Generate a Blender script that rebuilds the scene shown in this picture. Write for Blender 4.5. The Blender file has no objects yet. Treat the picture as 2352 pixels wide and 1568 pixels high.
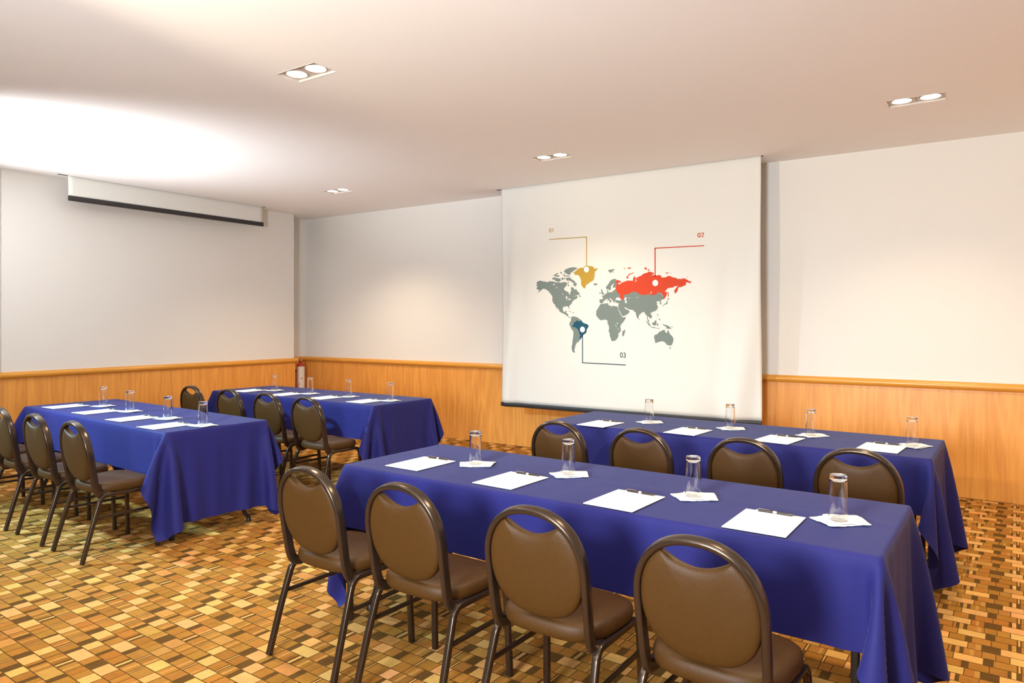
import bpy, bmesh, math, random
import numpy as np
from mathutils import Vector, Matrix
from mathutils.geometry import tessellate_polygon

S = bpy.context.scene
C = S.collection
PI = math.pi
R = math.radians

# ------------------------------------------------------------------ camera, world, big lights, exposure
FPX, PX0, HOR, YAW, CAMZ = 1614.2, 1176.0, 742.6, R(33.93), 1.445
cam = bpy.data.cameras.new('camera')
cam.sensor_fit = 'HORIZONTAL'
cam.sensor_width = 36.0
cam.lens = FPX / 2352 * 36.0
cam.shift_y = -(784.0 - HOR) / 2352.0
cam.clip_start = 0.05
cam_o = bpy.data.objects.new('camera', cam)
cam_o.location = (0, 0, CAMZ)
cam_o.rotation_euler = (R(90), 0, YAW)
C.objects.link(cam_o)
S.camera = cam_o

S.view_settings.view_transform = 'Standard'
S.view_settings.look = 'None'
S.view_settings.gamma = 1.0
S.view_settings.use_curve_mapping = False
S.view_settings.exposure = 0.69

world = bpy.data.worlds.new('world')
S.world = world
world.use_nodes = True
world.node_tree.nodes['Background'].inputs[0].default_value = (1.0, 0.9, 0.8, 1)
world.node_tree.nodes['Background'].inputs[1].default_value = 0.05

ZC = 2.978            # ceiling height
WARM = (1.0, 0.80, 0.56)
COOL = (0.93, 0.97, 1.0)


def spot(name, loc, target, power, color, angle, blend, radius):
    l = bpy.data.lights.new(name, 'SPOT')
    l.energy = power
    l.color = color
    l.spot_size = R(angle)
    l.spot_blend = blend
    l.shadow_soft_size = radius
    o = bpy.data.objects.new(name, l)
    o.location = loc
    d = Vector(target) - Vector(loc)
    o.rotation_euler = d.to_track_quat('-Z', 'Y').to_euler()
    C.objects.link(o)
    return o


def area(name, loc, target, power, color, sx, sy):
    l = bpy.data.lights.new(name, 'AREA')
    l.shape = 'RECTANGLE'
    l.size, l.size_y = sx, sy
    l.energy = power
    l.color = color
    o = bpy.data.objects.new(name, l)
    o.location = loc
    d = Vector(target) - Vector(loc)
    o.rotation_euler = d.to_track_quat('-Z', 'Y').to_euler()
    C.objects.link(o)
    return o


# studio flash on a stand left of the frame, bounced off the ceiling
spot('flash_bounce', (-7.0, 1.3, 1.7), (-6.6, 2.6, ZC), 640, COOL, 84, 1.0, 0.12)
# the flash's own spill towards the left tables
spot('flash_spill', (-7.0, 0.7, 2.65), (-4.9, 3.0, 0.5), 720, (0.42, 0.78, 1.0), 70, 1.0, 0.10)
# added fill behind the camera, brightens the ceiling; no known fixture
spot('ceiling_fill_rear', (-1.2, -1.6, 1.6), (-1.4, 1.2, ZC), 880, (0.88, 0.94, 1.0), 165, 1.0, 0.5)
# warm lamp on a stand behind the camera, aimed at the long wall
spot('lamp_rear', (-3.65, -0.35, 2.35), (-1.4, 6.9, 2.25), 270, (1.0, 0.84, 0.60), 52, 0.7, 0.05)
# recessed downlights of the same ceiling grid that lie outside the frame
for x, y, pw in ((-3.45, 0.15, 40), (-0.45, 0.15, 40), (-0.4, 2.85, 110), (2.5, 2.85, 110), (2.5, 5.55, 110), (2.5, 0.15, 62)):
    spot('downlight', (x, y, ZC - 0.03), (x, y, 0), pw, WARM, 130, 0.8, 0.06)


# ------------------------------------------------------------------ helpers
def tag(o, label=None, cat=None, group=None, kind=None):
    if label: o['label'] = label
    if cat: o['category'] = cat
    if group: o['group'] = group
    if kind: o['kind'] = kind
    return o


def empty(name, loc=(0, 0, 0), rz=0.0):
    o = bpy.data.objects.new(name, None)
    o.empty_display_size = 0.1
    o.location = loc
    o.rotation_euler = (0, 0, rz)
    C.objects.link(o)
    return o


def obj(name, bm, mat, parent=None, smooth=True, angle=35):
    me = bpy.data.meshes.new(name)
    bmesh.ops.recalc_face_normals(bm, faces=bm.faces)
    bm.to_mesh(me)
    bm.free()
    if smooth:
        for p in me.polygons: p.use_smooth = True
        try:
            me.set_sharp_from_angle(angle=R(angle))
        except Exception:
            pass
    if mat: me.materials.append(mat)
    o = bpy.data.objects.new(name, me)
    C.objects.link(o)
    if parent: o.parent = parent
    return o


def copy_tree(o, parent=None):
    c = o.copy()
    C.objects.link(c)
    if parent: c.parent = parent
    for ch in list(o.children):
        copy_tree(ch, c)
    return c


def box(bm, x0, x1, y0, y1, z0, z1, bevel=0.0, seg=2):
    m = Matrix.Translation(((x0 + x1) / 2, (y0 + y1) / 2, (z0 + z1) / 2)) @ Matrix.Diagonal((abs(x1 - x0), abs(y1 - y0), abs(z1 - z0), 1))
    r = bmesh.ops.create_cube(bm, size=1.0, matrix=m)
    if bevel:
        es = list({e for v in r['verts'] for e in v.link_edges})
        bmesh.ops.bevel(bm, geom=es, offset=bevel, segments=seg, profile=0.5, affect='EDGES')


def rrect(w, h, r, n=3):
    pts = []
    for cx, cy, a0 in ((w/2-r, h/2-r, 0), (-w/2+r, h/2-r, 90), (-w/2+r, -h/2+r, 180), (w/2-r, -h/2+r, 270)):
        for k in range(n + 1):
            a = R(a0 + 90 * k / n)
            pts.append((cx + r * math.cos(a), cy + r * math.sin(a)))
    return pts


def smooth_path(pts, n=6):
    """Catmull-Rom through the points."""
    P = [Vector(p) for p in pts]
    out = []
    for i in range(len(P) - 1):
        p0 = P[i - 1] if i else P[0] * 2 - P[1]
        p1, p2 = P[i], P[i + 1]
        p3 = P[i + 2] if i + 2 < len(P) else P[-1] * 2 - P[-2]
        for k in range(n):
            t = k / n
            out.append(0.5 * ((2 * p1) + (p2 - p0) * t + (2 * p0 - 5 * p1 + 4 * p2 - p3) * t * t + (3 * p1 - p0 - 3 * p2 + p3) * t ** 3))
    out.append(P[-1])
    return out


def sweep(bm, pts, prof, side, cap=True):
    """sweep a profile (u along 'side' axis, v along the other normal) along a path"""
    pts = [Vector(p) for p in pts]
    side = Vector(side)
    rings = []
    for i, p in enumerate(pts):
        t = (pts[min(i + 1, len(pts) - 1)] - pts[max(i - 1, 0)]).normalized()
        b = t.cross(side).normalized()
        s = b.cross(t).normalized()
        rings.append([bm.verts.new(p + s * u + b * v) for u, v in prof])
    n = len(prof)
    for i in range(len(rings) - 1):
        for k in range(n):
            bm.faces.new((rings[i][k], rings[i][(k + 1) % n], rings[i + 1][(k + 1) % n], rings[i + 1][k]))
    if cap:
        bm.faces.new(rings[0][::-1])
        bm.faces.new(rings[-1])


def lathe(bm, prof, n=32, cx=0, cy=0, close_top=True, close_bottom=True):
    rings = []
    for r, z in prof:
        if r < 1e-6:
            rings.append([bm.verts.new((cx, cy, z))])
        else:
            rings.append([bm.verts.new((cx + r * math.cos(2*PI*k/n), cy + r * math.sin(2*PI*k/n), z)) for k in range(n)])
    for a, b in zip(rings, rings[1:]):
        for k in range(n):
            k2 = (k + 1) % n
            if len(a) == 1 and len(b) == 1: continue
            if len(a) == 1: bm.faces.new((a[0], b[k2], b[k]))
            elif len(b) == 1: bm.faces.new((a[k], a[k2], b[0]))
            else: bm.faces.new((a[k], a[k2], b[k2], b[k]))
    return rings


def cyl(bm, p0, p1, r, n=12):
    p0, p1 = Vector(p0), Vector(p1)
    d = p1 - p0
    m = Matrix.Translation((p0 + p1) / 2) @ d.to_track_quat('Z', 'Y').to_matrix().to_4x4()
    bmesh.ops.create_cone(bm, cap_ends=True, segments=n, radius1=r, radius2=r, depth=d.length, matrix=m)


def ray_plane_y(u, v, y):
    """point where the photograph's pixel (u, v) meets the wall-parallel plane at depth y"""
    t = (u - PX0) / FPX
    dx = -math.sin(YAW) + t * math.cos(YAW)
    dy = math.cos(YAW) + t * math.sin(YAW)
    d = y / dy
    return dx * d, CAMZ + (HOR - v) * d / FPX


# ------------------------------------------------------------------ materials
def srgb(r, g, b):
    f = lambda c: (c / 255 / 12.92) if c / 255 <= 0.04045 else ((c / 255 + 0.055) / 1.055) ** 2.4
    return (f(r), f(g), f(b), 1.0)


def mat(name, col, rough=0.6, metal=0.0, noise=0.0, nscale=30, bump=0.0, bscale=200, spec=0.5, sheen=0.0, coat=0.0):
    m = bpy.data.materials.new(name)
    m.use_nodes = True
    nt = m.node_tree
    b = nt.nodes['Principled BSDF']
    b.inputs['Base Color'].default_value = col
    b.inputs['Roughness'].default_value = rough
    b.inputs['Metallic'].default_value = metal
    b.inputs['Specular IOR Level'].default_value = spec
    if sheen:
        b.inputs['Sheen Weight'].default_value = sheen
        b.inputs['Sheen Roughness'].default_value = 0.4
        b.inputs['Sheen Tint'].default_value = (0.7, 0.85, 1, 1)
    if coat: b.inputs['Coat Weight'].default_value = coat
    tc = nt.nodes.new('ShaderNodeTexCoord')
    if noise:
        n = nt.nodes.new('ShaderNodeTexNoise')
        n.inputs['Scale'].default_value = nscale
        n.inputs['Detail'].default_value = 4
        nt.links.new(tc.outputs['Object'], n.inputs['Vector'])
        mp = nt.nodes.new('ShaderNodeMapRange')
        mp.inputs[3].default_value = 1 - noise
        mp.inputs[4].default_value = 1 + noise
        nt.links.new(n.outputs['Fac'], mp.inputs[0])
        mx = nt.nodes.new('ShaderNodeVectorMath')
        mx.operation = 'SCALE'
        mx.inputs[0].default_value = col[:3]
        nt.links.new(mp.outputs[0], mx.inputs['Scale'])
        nt.links.new(mx.outputs[0], b.inputs['Base Color'])
    if bump:
        n = nt.nodes.new('ShaderNodeTexNoise')
        n.inputs['Scale'].default_value = bscale
        n.inputs['Detail'].default_value = 3
        nt.links.new(tc.outputs['Object'], n.inputs['Vector'])
        bp = nt.nodes.new('ShaderNodeBump')
        bp.inputs['Strength'].default_value = bump
        bp.inputs['Distance'].default_value = 0.002
        nt.links.new(n.outputs['Fac'], bp.inputs['Height'])
        nt.links.new(bp.outputs[0], b.inputs['Normal'])
    return m


def wood_mat(name, dark, light, rough=0.35, along='Z', scale=1.0):
    m = bpy.data.materials.new(name)
    m.use_nodes = True
    nt = m.node_tree
    N, L = nt.nodes.new, nt.links.new
    b = nt.nodes['Principled BSDF']
    b.inputs['Roughness'].default_value = rough
    tc = N('ShaderNodeTexCoord')
    mp = N('ShaderNodeMapping')
    sc = {'Z': (5.5, 5.5, 0.42), 'X': (0.5, 14, 14), 'Y': (14, 0.5, 14)}[along]
    mp.inputs['Scale'].default_value = [c * scale for c in sc]
    L(tc.outputs['Object'], mp.inputs['Vector'])
    n1 = N('ShaderNodeTexNoise')
    n1.inputs['Scale'].default_value = 1.0
    n1.inputs['Detail'].default_value = 3
    n1.inputs['Distortion'].default_value = 0.6
    L(mp.outputs[0], n1.inputs['Vector'])
    # growth rings: wrap the slow noise
    w = N('ShaderNodeMath'); w.operation = 'MULTIPLY'; w.inputs[1].default_value = 7.0
    L(n1.outputs['Fac'], w.inputs[0])
    fr = N('ShaderNodeMath'); fr.operation = 'PINGPONG'; fr.inputs[1].default_value = 0.5
    L(w.outputs[0], fr.inputs[0])
    n2 = N('ShaderNodeTexNoise')
    n2.inputs['Scale'].default_value = 9.0
    n2.inputs['Detail'].default_value = 4
    L(mp.outputs[0], n2.inputs['Vector'])
    ad = N('ShaderNodeMath'); ad.operation = 'MULTIPLY_ADD'
    ad.inputs[1].default_value = 0.7
    L(fr.outputs[0], ad.inputs[0]); 
    h2 = N('ShaderNodeMath'); h2.operation = 'MULTIPLY'; h2.inputs[1].default_value = 0.75
    L(n2.outputs['Fac'], h2.inputs[0])
    L(h2.outputs[0], ad.inputs[2])
    rmp = N('ShaderNodeMix'); rmp.data_type = 'RGBA'
    rmp.inputs[6].default_value = dark
    rmp.inputs[7].default_value = light
    L(ad.outputs[0], rmp.inputs[0])
    L(rmp.outputs[2], b.inputs['Base Color'])
    return m


M = {}
M['ceiling'] = mat('ceiling_paint', (0.90, 0.89, 0.875, 1), 0.9, noise=0.012, nscale=3)
M['wall'] = mat('wall_paint', (0.77, 0.74, 0.685, 1), 0.85, noise=0.012, nscale=2.5, bump=0.05, bscale=90)
M['wood'] = wood_mat('beech_veneer', (0.60, 0.220, 0.036, 1), (0.88, 0.41, 0.088, 1), 0.38, 'Z')
M['rail_x'] = wood_mat('beech_rail_x', (0.60, 0.25, 0.03, 1), (0.80, 0.37, 0.06, 1), 0.28, 'X')
M['rail_y'] = wood_mat('beech_rail_y', (0.60, 0.25, 0.03, 1), (0.80, 0.37, 0.06, 1), 0.28, 'Y')
M['vinyl'] = mat('brown_vinyl', (0.060, 0.026, 0.005, 1), 0.48, noise=0.06, nscale=60, bump=0.35, bscale=420, spec=0.24)
M['frame'] = mat('bronze_metal', (0.075, 0.052, 0.036, 1), 0.24, metal=0.75, spec=0.5)
M['cloth'] = mat('blue_tablecloth', (0.0185, 0.0185, 0.130, 1), 0.6, noise=0.10, nscale=5, bump=0.25, bscale=650, spec=0.14, sheen=0.07)
M['paper'] = mat('white_paper', (0.90, 0.90, 0.86, 1), 0.7)
M['napkin'] = mat('white_napkin', (0.88, 0.87, 0.82, 1), 0.9, bump=0.3, bscale=250)
M['pen'] = mat('dark_pen', (0.03, 0.022, 0.02, 1), 0.3)
M['pen_label'] = mat('pen_label', (0.42, 0.38, 0.34, 1), 0.4)
M['pen_metal'] = mat('pen_metal', (0.55, 0.5, 0.45, 1), 0.25, metal=0.9)
M['table_metal'] = mat('table_leg_metal', (0.025, 0.022, 0.02, 1), 0.35, metal=0.3)
M['table_wood'] = mat('table_board', (0.35, 0.22, 0.12, 1), 0.5)
M['screen'] = mat('screen_fabric', (0.74, 0.725, 0.67, 1), 0.8, noise=0.008, nscale=4)
M['screen_bar'] = mat('black_bar', (0.022, 0.018, 0.018, 1), 0.4, noise=0.15, nscale=20)
M['slot'] = mat('slot_dark', (0.05, 0.035, 0.025, 1), 0.8)
M['map_grey'] = mat('map_grey', srgb(116, 129, 124), 0.8)
M['map_gold'] = mat('map_gold', srgb(178, 144, 50), 0.8)
M['map_red'] = mat('map_red', srgb(200, 62, 28), 0.8)
M['map_teal'] = mat('map_teal', srgb(8, 78, 100), 0.8)
M['map_white'] = mat('map_white', (0.86, 0.85, 0.80, 1), 0.8)
M['navy'] = mat('map_navy', srgb(22, 60, 72), 0.8)
M['light_white'] = mat('fixture_white', (0.62, 0.56, 0.50, 1), 0.5)
M['red_paint'] = mat('red_paint', (0.42, 0.03, 0.02, 1), 0.3)
M['ext_label'] = mat('extinguisher_label', (0.75, 0.68, 0.6, 1), 0.5)
M['black'] = mat('black_plastic', (0.015, 0.012, 0.012, 1), 0.4)

g = bpy.data.materials.new('clear_glass')
g.use_nodes = True
gb = g.node_tree.nodes['Principled BSDF']
gb.inputs['Base Color'].default_value = (1, 1, 1, 1)
gb.inputs['Roughness'].default_value = 0.0
gb.inputs['Transmission Weight'].default_value = 1.0
gb.inputs['IOR'].default_value = 1.5
M['glass'] = g

e = bpy.data.materials.new('lamp_glow')
e.use_nodes = True
eb = e.node_tree.nodes['Principled BSDF']
eb.inputs['Base Color'].default_value = (1, 0.95, 0.85, 1)
eb.inputs['Emission Color'].default_value = (1.0, 0.90, 0.74, 1)
eb.inputs['Emission Strength'].default_value = 7.0
M['lamp'] = e

# carpet: flat printed colours come from the mesh, the pile from noise
m = bpy.data.materials.new('patterned_carpet')
m.use_nodes = True
nt = m.node_tree
b = nt.nodes['Principled BSDF']
b.inputs['Roughness'].default_value = 0.95
b.inputs['Specular IOR Level'].default_value = 0.1
vc = nt.nodes.new('ShaderNodeVertexColor'); vc.layer_name = 'print'
tc = nt.nodes.new('ShaderNodeTexCoord')
n1 = nt.nodes.new('ShaderNodeTexNoise'); n1.inputs['Scale'].default_value = 260; n1.inputs['Detail'].default_value = 3
n2 = nt.nodes.new('ShaderNodeTexNoise'); n2.inputs['Scale'].default_value = 22; n2.inputs['Detail'].default_value = 4
wv = nt.nodes.new('ShaderNodeTexWave'); wv.bands_direction = 'Y'; wv.inputs['Scale'].default_value = 55; wv.inputs['Distortion'].default_value = 1.5
for n in (n1, n2, wv): nt.links.new(tc.outputs['Object'], n.inputs['Vector'])
a1 = nt.nodes.new('ShaderNodeMapRange'); a1.inputs[3].default_value = 0.62; a1.inputs[4].default_value = 1.38
nt.links.new(n1.outputs['Fac'], a1.inputs[0])
a2 = nt.nodes.new('ShaderNodeMapRange'); a2.inputs[3].default_value = 0.82; a2.inputs[4].default_value = 1.18
nt.links.new(n2.outputs['Fac'], a2.inputs[0])
a3 = nt.nodes.new('ShaderNodeMapRange'); a3.inputs[3].default_value = 0.92; a3.inputs[4].default_value = 1.08
nt.links.new(wv.outputs['Fac'], a3.inputs[0])
mm = nt.nodes.new('ShaderNodeMath'); mm.operation = 'MULTIPLY'
nt.links.new(a1.outputs[0], mm.inputs[0]); nt.links.new(a2.outputs[0], mm.inputs[1])
mm2 = nt.nodes.new('ShaderNodeMath'); mm2.operation = 'MULTIPLY'
nt.links.new(mm.outputs[0], mm2.inputs[0]); nt.links.new(a3.outputs[0], mm2.inputs[1])
sc_ = nt.nodes.new('ShaderNodeVectorMath'); sc_.operation = 'SCALE'
nt.links.new(vc.outputs['Color'], sc_.inputs[0]); nt.links.new(mm2.outputs[0], sc_.inputs['Scale'])
nt.links.new(sc_.outputs[0], b.inputs['Base Color'])
bp = nt.nodes.new('ShaderNodeBump'); bp.inputs['Strength'].default_value = 0.5; bp.inputs['Distance'].default_value = 0.004
nt.links.new(n1.outputs['Fac'], bp.inputs['Height']); nt.links.new(bp.outputs[0], b.inputs['Normal'])
M['carpet'] = m

# ------------------------------------------------------------------ room shell
YR = 6.935                      # right-hand (long) wall
XP, XL = -8.086, -8.36          # face of the projecting left wall, back of its recess
XE, YB = 3.6, -4.2              # walls outside the frame
PY0, PY1 = 2.955, 6.507         # projecting left wall runs between these
RAIL0, RAIL1 = 0.893, 0.960

# floor: a woven carpet whose printed blocks follow the loom rows
def carpet():
    rnd = random.Random(5)
    Dk = (0.05, 0.027, 0.006)
    Ln = (0.115, 0.056, 0.012)
    Lt = (0.64, 0.345, 0.105)
    Md = [(0.37, 0.163, 0.028), (0.35, 0.151, 0.025), (0.39, 0.174, 0.031), (0.335, 0.142, 0.023)]
    Li = (0.47, 0.235, 0.055)
    PXp, PYp, RH = 0.77, 0.296, 0.074
    # one repeat: four rows of (start, end, tone) along the loom direction
    rows = [
        [(-.201, -.173, 'D'), (-.172, -.055, 'L'), (-.054, -.002, 'M'), (0, .065, 'D'), (.067, .155, 'L'), (.157, .215, 'M'), (.217, .262, 'M'),
         (.264, .335, 'M'), (.337, .352, 'D'), (.354, .43, 'L'), (.432, .49, 'M'), (.492, .505, 'T'), (.507, .567, 'M')],
        [(-.200, -.125, 'M'), (-.123, -.1115, 'M'), (-.111, -.100, 'D'), (-.099, -.081, 'L'), (-.080, -.069, 'D'), (-.068, 0, 'M'), (.001, .050, 'M'), (.051, .10, 'M'),
         (.102, .175, 'L'), (.177, .235, 'M'), (.237, .270, 'D'), (.272, .36, 'M'), (.361, .374, 'T'), (.376, .45, 'M'), (.452, .52, 'L'), (.522, .567, 'M')],
        [(-.203, -.183, 'M'), (-.181, -.163, 'D'), (-.162, -.102, 'M'), (-.100, .008, 'L'), (.010, .042, 'D'), (.044, .125, 'M'), (.127, .140, 'T'), (.142, .21, 'M'),
         (.212, .30, 'L'), (.302, .36, 'M'), (.362, .43, 'M'), (.432, .477, 'D'), (.479, .565, 'L')],
        [(-.201, -.132, 'L'), (-.130, -.068, 'M'), (-.066, -.043, 'D'), (-.042, .03, 'M'), (.032, .094, 'M'), (.095, .105, 'D'), (.106, .124, 'L'), (.125, .139, 'D'), (.141, .21, 'M'),
         (.212, .224, 'T'), (.226, .30, 'M'), (.302, .36, 'L'), (.362, .44, 'M'), (.442, .455, 'T'), (.457, .52, 'M'), (.522, .566, 'D')],
    ]
    ca, sa = math.cos(R(-1.7)), math.sin(R(-1.7))
    V, F, Cc = [], [], []

    def quad(x0, x1, y0, y1, z, col, rot=True):
        i = len(V)
        for x, y in ((x0, y0), (x1, y0), (x1, y1), (x0, y1)):
            if rot:
                dx, dy = x, y - 4.06
                x, y = ca * dx - sa * dy, sa * dx + ca * dy + 4.06
            V.append((x, y, z))
        F.append((i, i + 1, i + 2, i + 3))
        Cc.extend([col + (1.0,)] * 4)
    quad(XL - .2, XE + .2, YB - .2, YR + .2, -0.0012, Ln, False)
    for j in range(-14, 11):
        for i in range(-11, 5):
            for k, row in enumerate(rows):
                y1 = 4.06 + RH / 2 + j * PYp - k * RH
                for a, bb, t in row:
                    X0, X1 = a + i * PXp, bb + i * PXp
                    if X1 < XL or X0 > XE or y1 < 0.2 or y1 - RH > YR: continue
                    gy = 0.0032 if t != 'D' else 0.0
                    yy0, yy1 = y1 - RH + gy, y1 - gy * 0.4
                    if t == 'D':
                        continue                       # the dark ground shows
                    if t == 'T':                       # mid block with a light hairline at its end
                        quad(X0 + .003, X1 - .003, yy0, yy1, 0, Lt)
                        continue
                    if t == 'L':
                        col = tuple(c * rnd.uniform(0.9, 1.08) for c in (Lt if rnd.random() < .75 else Li))
                        quad(X0 + .0005, X1 - .0015, yy0, yy1, 0, col)
                        continue
                    col = tuple(c * rnd.uniform(0.93, 1.07) for c in rnd.choice(Md))
                    if X1 - X0 > .05 and rnd.random() < .45:   # woven lighter cross band inside a block
                        c0 = X0 + (X1 - X0) * rnd.uniform(.3, .75)
                        c1 = c0 + rnd.uniform(.008, .02)
                        quad(X0 + .001, c0, yy0, yy1, 0, col)
                        quad(c0, c1, yy0, yy1, 0, Li)
                        if c1 < X1 - .004: quad(c1, X1 - .001, yy0, yy1, 0, tuple(c * .92 for c in col))
                    else:
                        quad(X0 + .0005, X1 - .001, yy0, yy1, 0, col)
    me = bpy.data.meshes.new('floor')
    me.from_pydata(V, [], F)
    ly = me.color_attributes.new('print', 'FLOAT_COLOR', 'CORNER')
    ly.data.foreach_set('color', np.array(Cc, dtype=np.float32).ravel())
    me.materials.append(M['carpet'])
    o = bpy.data.objects.new('floor', me)
    C.objects.link(o)
    o['kind'] = 'structure'


carpet()

# ceiling lights and screen slots are cut out of the ceiling sheet
FIX = [(-3.445, 2.865), (-3.31, 5.58), (-0.392, 5.555), (-6.225, 5.635)]
FW, FD = 0.345, 0.178
SLOT_R = (-4.665, -1.682, 6.602, 6.642)      # x0 x1 y0 y1
SLOT_L = (-7.912, -7.874, 3.38, 5.885)


def ceiling():
    holes = [(x - FW/2, x + FW/2, y - FD/2, y + FD/2) for x, y in FIX] + [SLOT_R, SLOT_L]
    xs = sorted({XL - .1, XE + .1} | {h[0] for h in holes} | {h[1] for h in holes})
    ys = sorted({YB - .1, YR + .1} | {h[2] for h in holes} | {h[3] for h in holes})
    bm = bmesh.new()
    vv = {}
    def v(x, y):
        if (x, y) not in vv: vv[(x, y)] = bm.verts.new((x, y, ZC))
        return vv[(x, y)]
    for a, b_ in zip(xs, xs[1:]):
        for c, d in zip(ys, ys[1:]):
            mx, my = (a + b_) / 2, (c + d) / 2
            if any(h[0] < mx < h[1] and h[2] < my < h[3] for h in holes): continue
            bm.faces.new((v(a, c), v(a, d), v(b_, d), v(b_, c)))
    o = obj('ceiling', bm, M['ceiling'], None, False)
    o['kind'] = 'structure'


ceiling()


def wall(name, boxes, m=None):
    bm = bmesh.new()
    for q in boxes: box(bm, *q)
    o = obj(name, bm, m or M['wall'], None, False)
    o['kind'] = 'structure'
    return o


T_ = 0.15
wr = wall('wall_right', [(XL - T_, XE + T_, YR, YR + T_, 0, ZC)])
wl = wall('wall_left', [(XL, XP, PY0, PY1, 0, ZC)])
wlr = wall('wall_left_recess', [(XL - T_, XL, YB, YR, 0, ZC)])
wall('wall_back', [(XL, XE, YB - T_, YB, 0, ZC)])
wall('wall_far_right', [(XE, XE + T_, YB, YR, 0, ZC)])


def panels(parent, a0, a1, fixed, axis, width, off):
    """veneer wainscot sheets butted edge to edge, with a hairline recess between them"""
    n = max(1, round((a1 - a0) / width))
    w = (a1 - a0) / n
    for i in range(n):
        bm = bmesh.new()
        s, t = a0 + i * w + 0.00025, a0 + (i + 1) * w - 0.00025
        if axis == 'x':
            box(bm, s, t, fixed - off, fixed, 0.002, RAIL0 + .01)
        else:
            box(bm, fixed, fixed + off, s, t, 0.002, RAIL0 + .01)
        obj('veneer_panel', bm, M['wood'], parent, False)


panels(wr, XL + 0.016, XE, YR, 'x', 1.22, 0.014)
panels(wl, PY0, PY1, XP, 'y', 1.18, 0.014)
panels(wlr, PY1, YR - 0.016, XL, 'y', 0.5, 0.014)
bm = bmesh.new(); box(bm, XL, XP + .014, PY0 - 0.014, PY0 - .0006, 0.002, RAIL0 + .01)
obj('veneer_panel', bm, M['wood'], wl, False)
bm = bmesh.new(); box(bm, XL + .016, XP + .014, PY1 + .0006, PY1 + 0.014, 0.002, RAIL0 + .01)
obj('veneer_panel', bm, M['wood'], wl, False)


def rail_profile():
    # half-round moulding: u = out of the wall, v = up
    pts = [(0, RAIL0)]
    n = 9
    zc, hh, dd = (RAIL0 + RAIL1) / 2, (RAIL1 - RAIL0) / 2, 0.046
    for k in range(n + 1):
        a = -PI / 2 + PI * k / n
        pts.append((0.012 + (dd - .012) * math.cos(a), zc + hh * math.sin(a)))
    pts.append((0, RAIL1))
    return pts


def rail(name, p0, p1, nrm, m):
    bm = bmesh.new()
    prof = rail_profile()
    r0 = [bm.verts.new((p0[0] + nrm[0]*u, p0[1] + nrm[1]*u, z)) for u, z in prof]
    r1 = [bm.verts.new((p1[0] + nrm[0]*u, p1[1] + nrm[1]*u, z)) for u, z in prof]
    for k in range(len(prof) - 1):
        bm.faces.new((r0[k], r0[k+1], r1[k+1], r1[k]))
    bm.faces.new(r0); bm.faces.new(r1[::-1])
    o = obj(name, bm, m)
    o['kind'] = 'structure'


rail('trim_1', (XL + .01, YR), (XE, YR), (0, -1), M['rail_x'])
rail('trim_2', (XP, PY0 - .03), (XP, PY1 + .046), (1, 0), M['rail_y'])
rail('trim_3', (XL, PY1 + .046), (XL, YR - .03), (1, 0), M['rail_y'])
rail('trim_4', (XL, PY0), (XP + .03, PY0), (0, -1), M['rail_x'])

# ------------------------------------------------------------------ ceiling lights
light_labels = ['twin recessed ceiling light high in the picture, nearest, left of centre',
                'twin recessed ceiling light just in front of the map screen',
                'twin recessed ceiling light at the far right, near the bare right wall',
                'twin recessed ceiling light in the far corner, right of the rolled-up screen']


def make_light():
    root = empty('ceiling_light')
    d = 0.012
    bm = bmesh.new()        # recessed tray: plate with upstand walls
    for x0, x1, y0, y1 in ((-FW/2, FW/2, -FD/2, -FD/2 + .0018), (-FW/2, FW/2, FD/2 - .0018, FD/2), (-FW/2, -FW/2 + .0018, -FD/2, FD/2), (FW/2 - .0018, FW/2, -FD/2, FD/2)):
        box(bm, x0, x1, y0, y1, -0.002, 0.03)
    obj('rim', bm, M['light_white'], root, False)
    bm = bmesh.new()        # plate with two round openings
    n = 40
    for sx in (-1, 1):
        cx = sx * FW / 4
        hw, hd = FW / 4 - .0015, FD / 2 - .003
        inner, outer = [], []
        for k in range(n):
            a = 2 * PI * k / n
            c, s = math.cos(a), math.sin(a)
            q = min(hw / abs(c) if abs(c) > 1e-6 else 9, hd / abs(s) if abs(s) > 1e-6 else 9)
            inner.append(bm.verts.new((cx + .062 * c, .062 * s, d)))
            outer.append(bm.verts.new((cx + q * c, q * s, d)))
        for k in range(n):
            k2 = (k + 1) % n
            bm.faces.new((inner[k], inner[k2], outer[k2], outer[k]))
    obj('plate', bm, M['light_white'], root, False)
    for sx in (-1, 1):
        bm = bmesh.new()
        lathe(bm, [(.062, .012), (.066, .009), (.0635, .006), (.060, .009), (.058, .03)], 36, sx * FW / 4, 0)
        ring = obj('lamp_ring', bm, M['light_white'], root)
        bm = bmesh.new()
        lathe(bm, [(0, .006), (.03, .0075), (.050, .011), (.058, .018)], 36, sx * FW / 4, 0)
        obj('lamp', bm, M['lamp'], root)
    return root


proto = make_light()
for i, (x, y) in enumerate(FIX):
    o = proto if i == 0 else copy_tree(proto)
    o.location = (x, y, ZC)
    tag(o, light_labels[i], 'ceiling light', 'recessed twin ceiling lights')
    for sx in (-1, 1):
        spot('downlight', (x + sx * FW / 4, y, ZC - 0.006), (x + sx * FW / 4, y, 0), (46, 38, 40, 62)[i], WARM, 125, 0.8, 0.05)

# ------------------------------------------------------------------ projection screens
YS = 6.62
SX0, SX1 = ray_plane_y(1151.5, 700, YS)[0], ray_plane_y(1748, 700, YS)[0]
SZ0, SZ1 = 0.500, 0.548


def sstep(a, b, x):
    t = min(1, max(0, (x - a) / (b - a)))
    return t * t * (3 - 2 * t)


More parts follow.
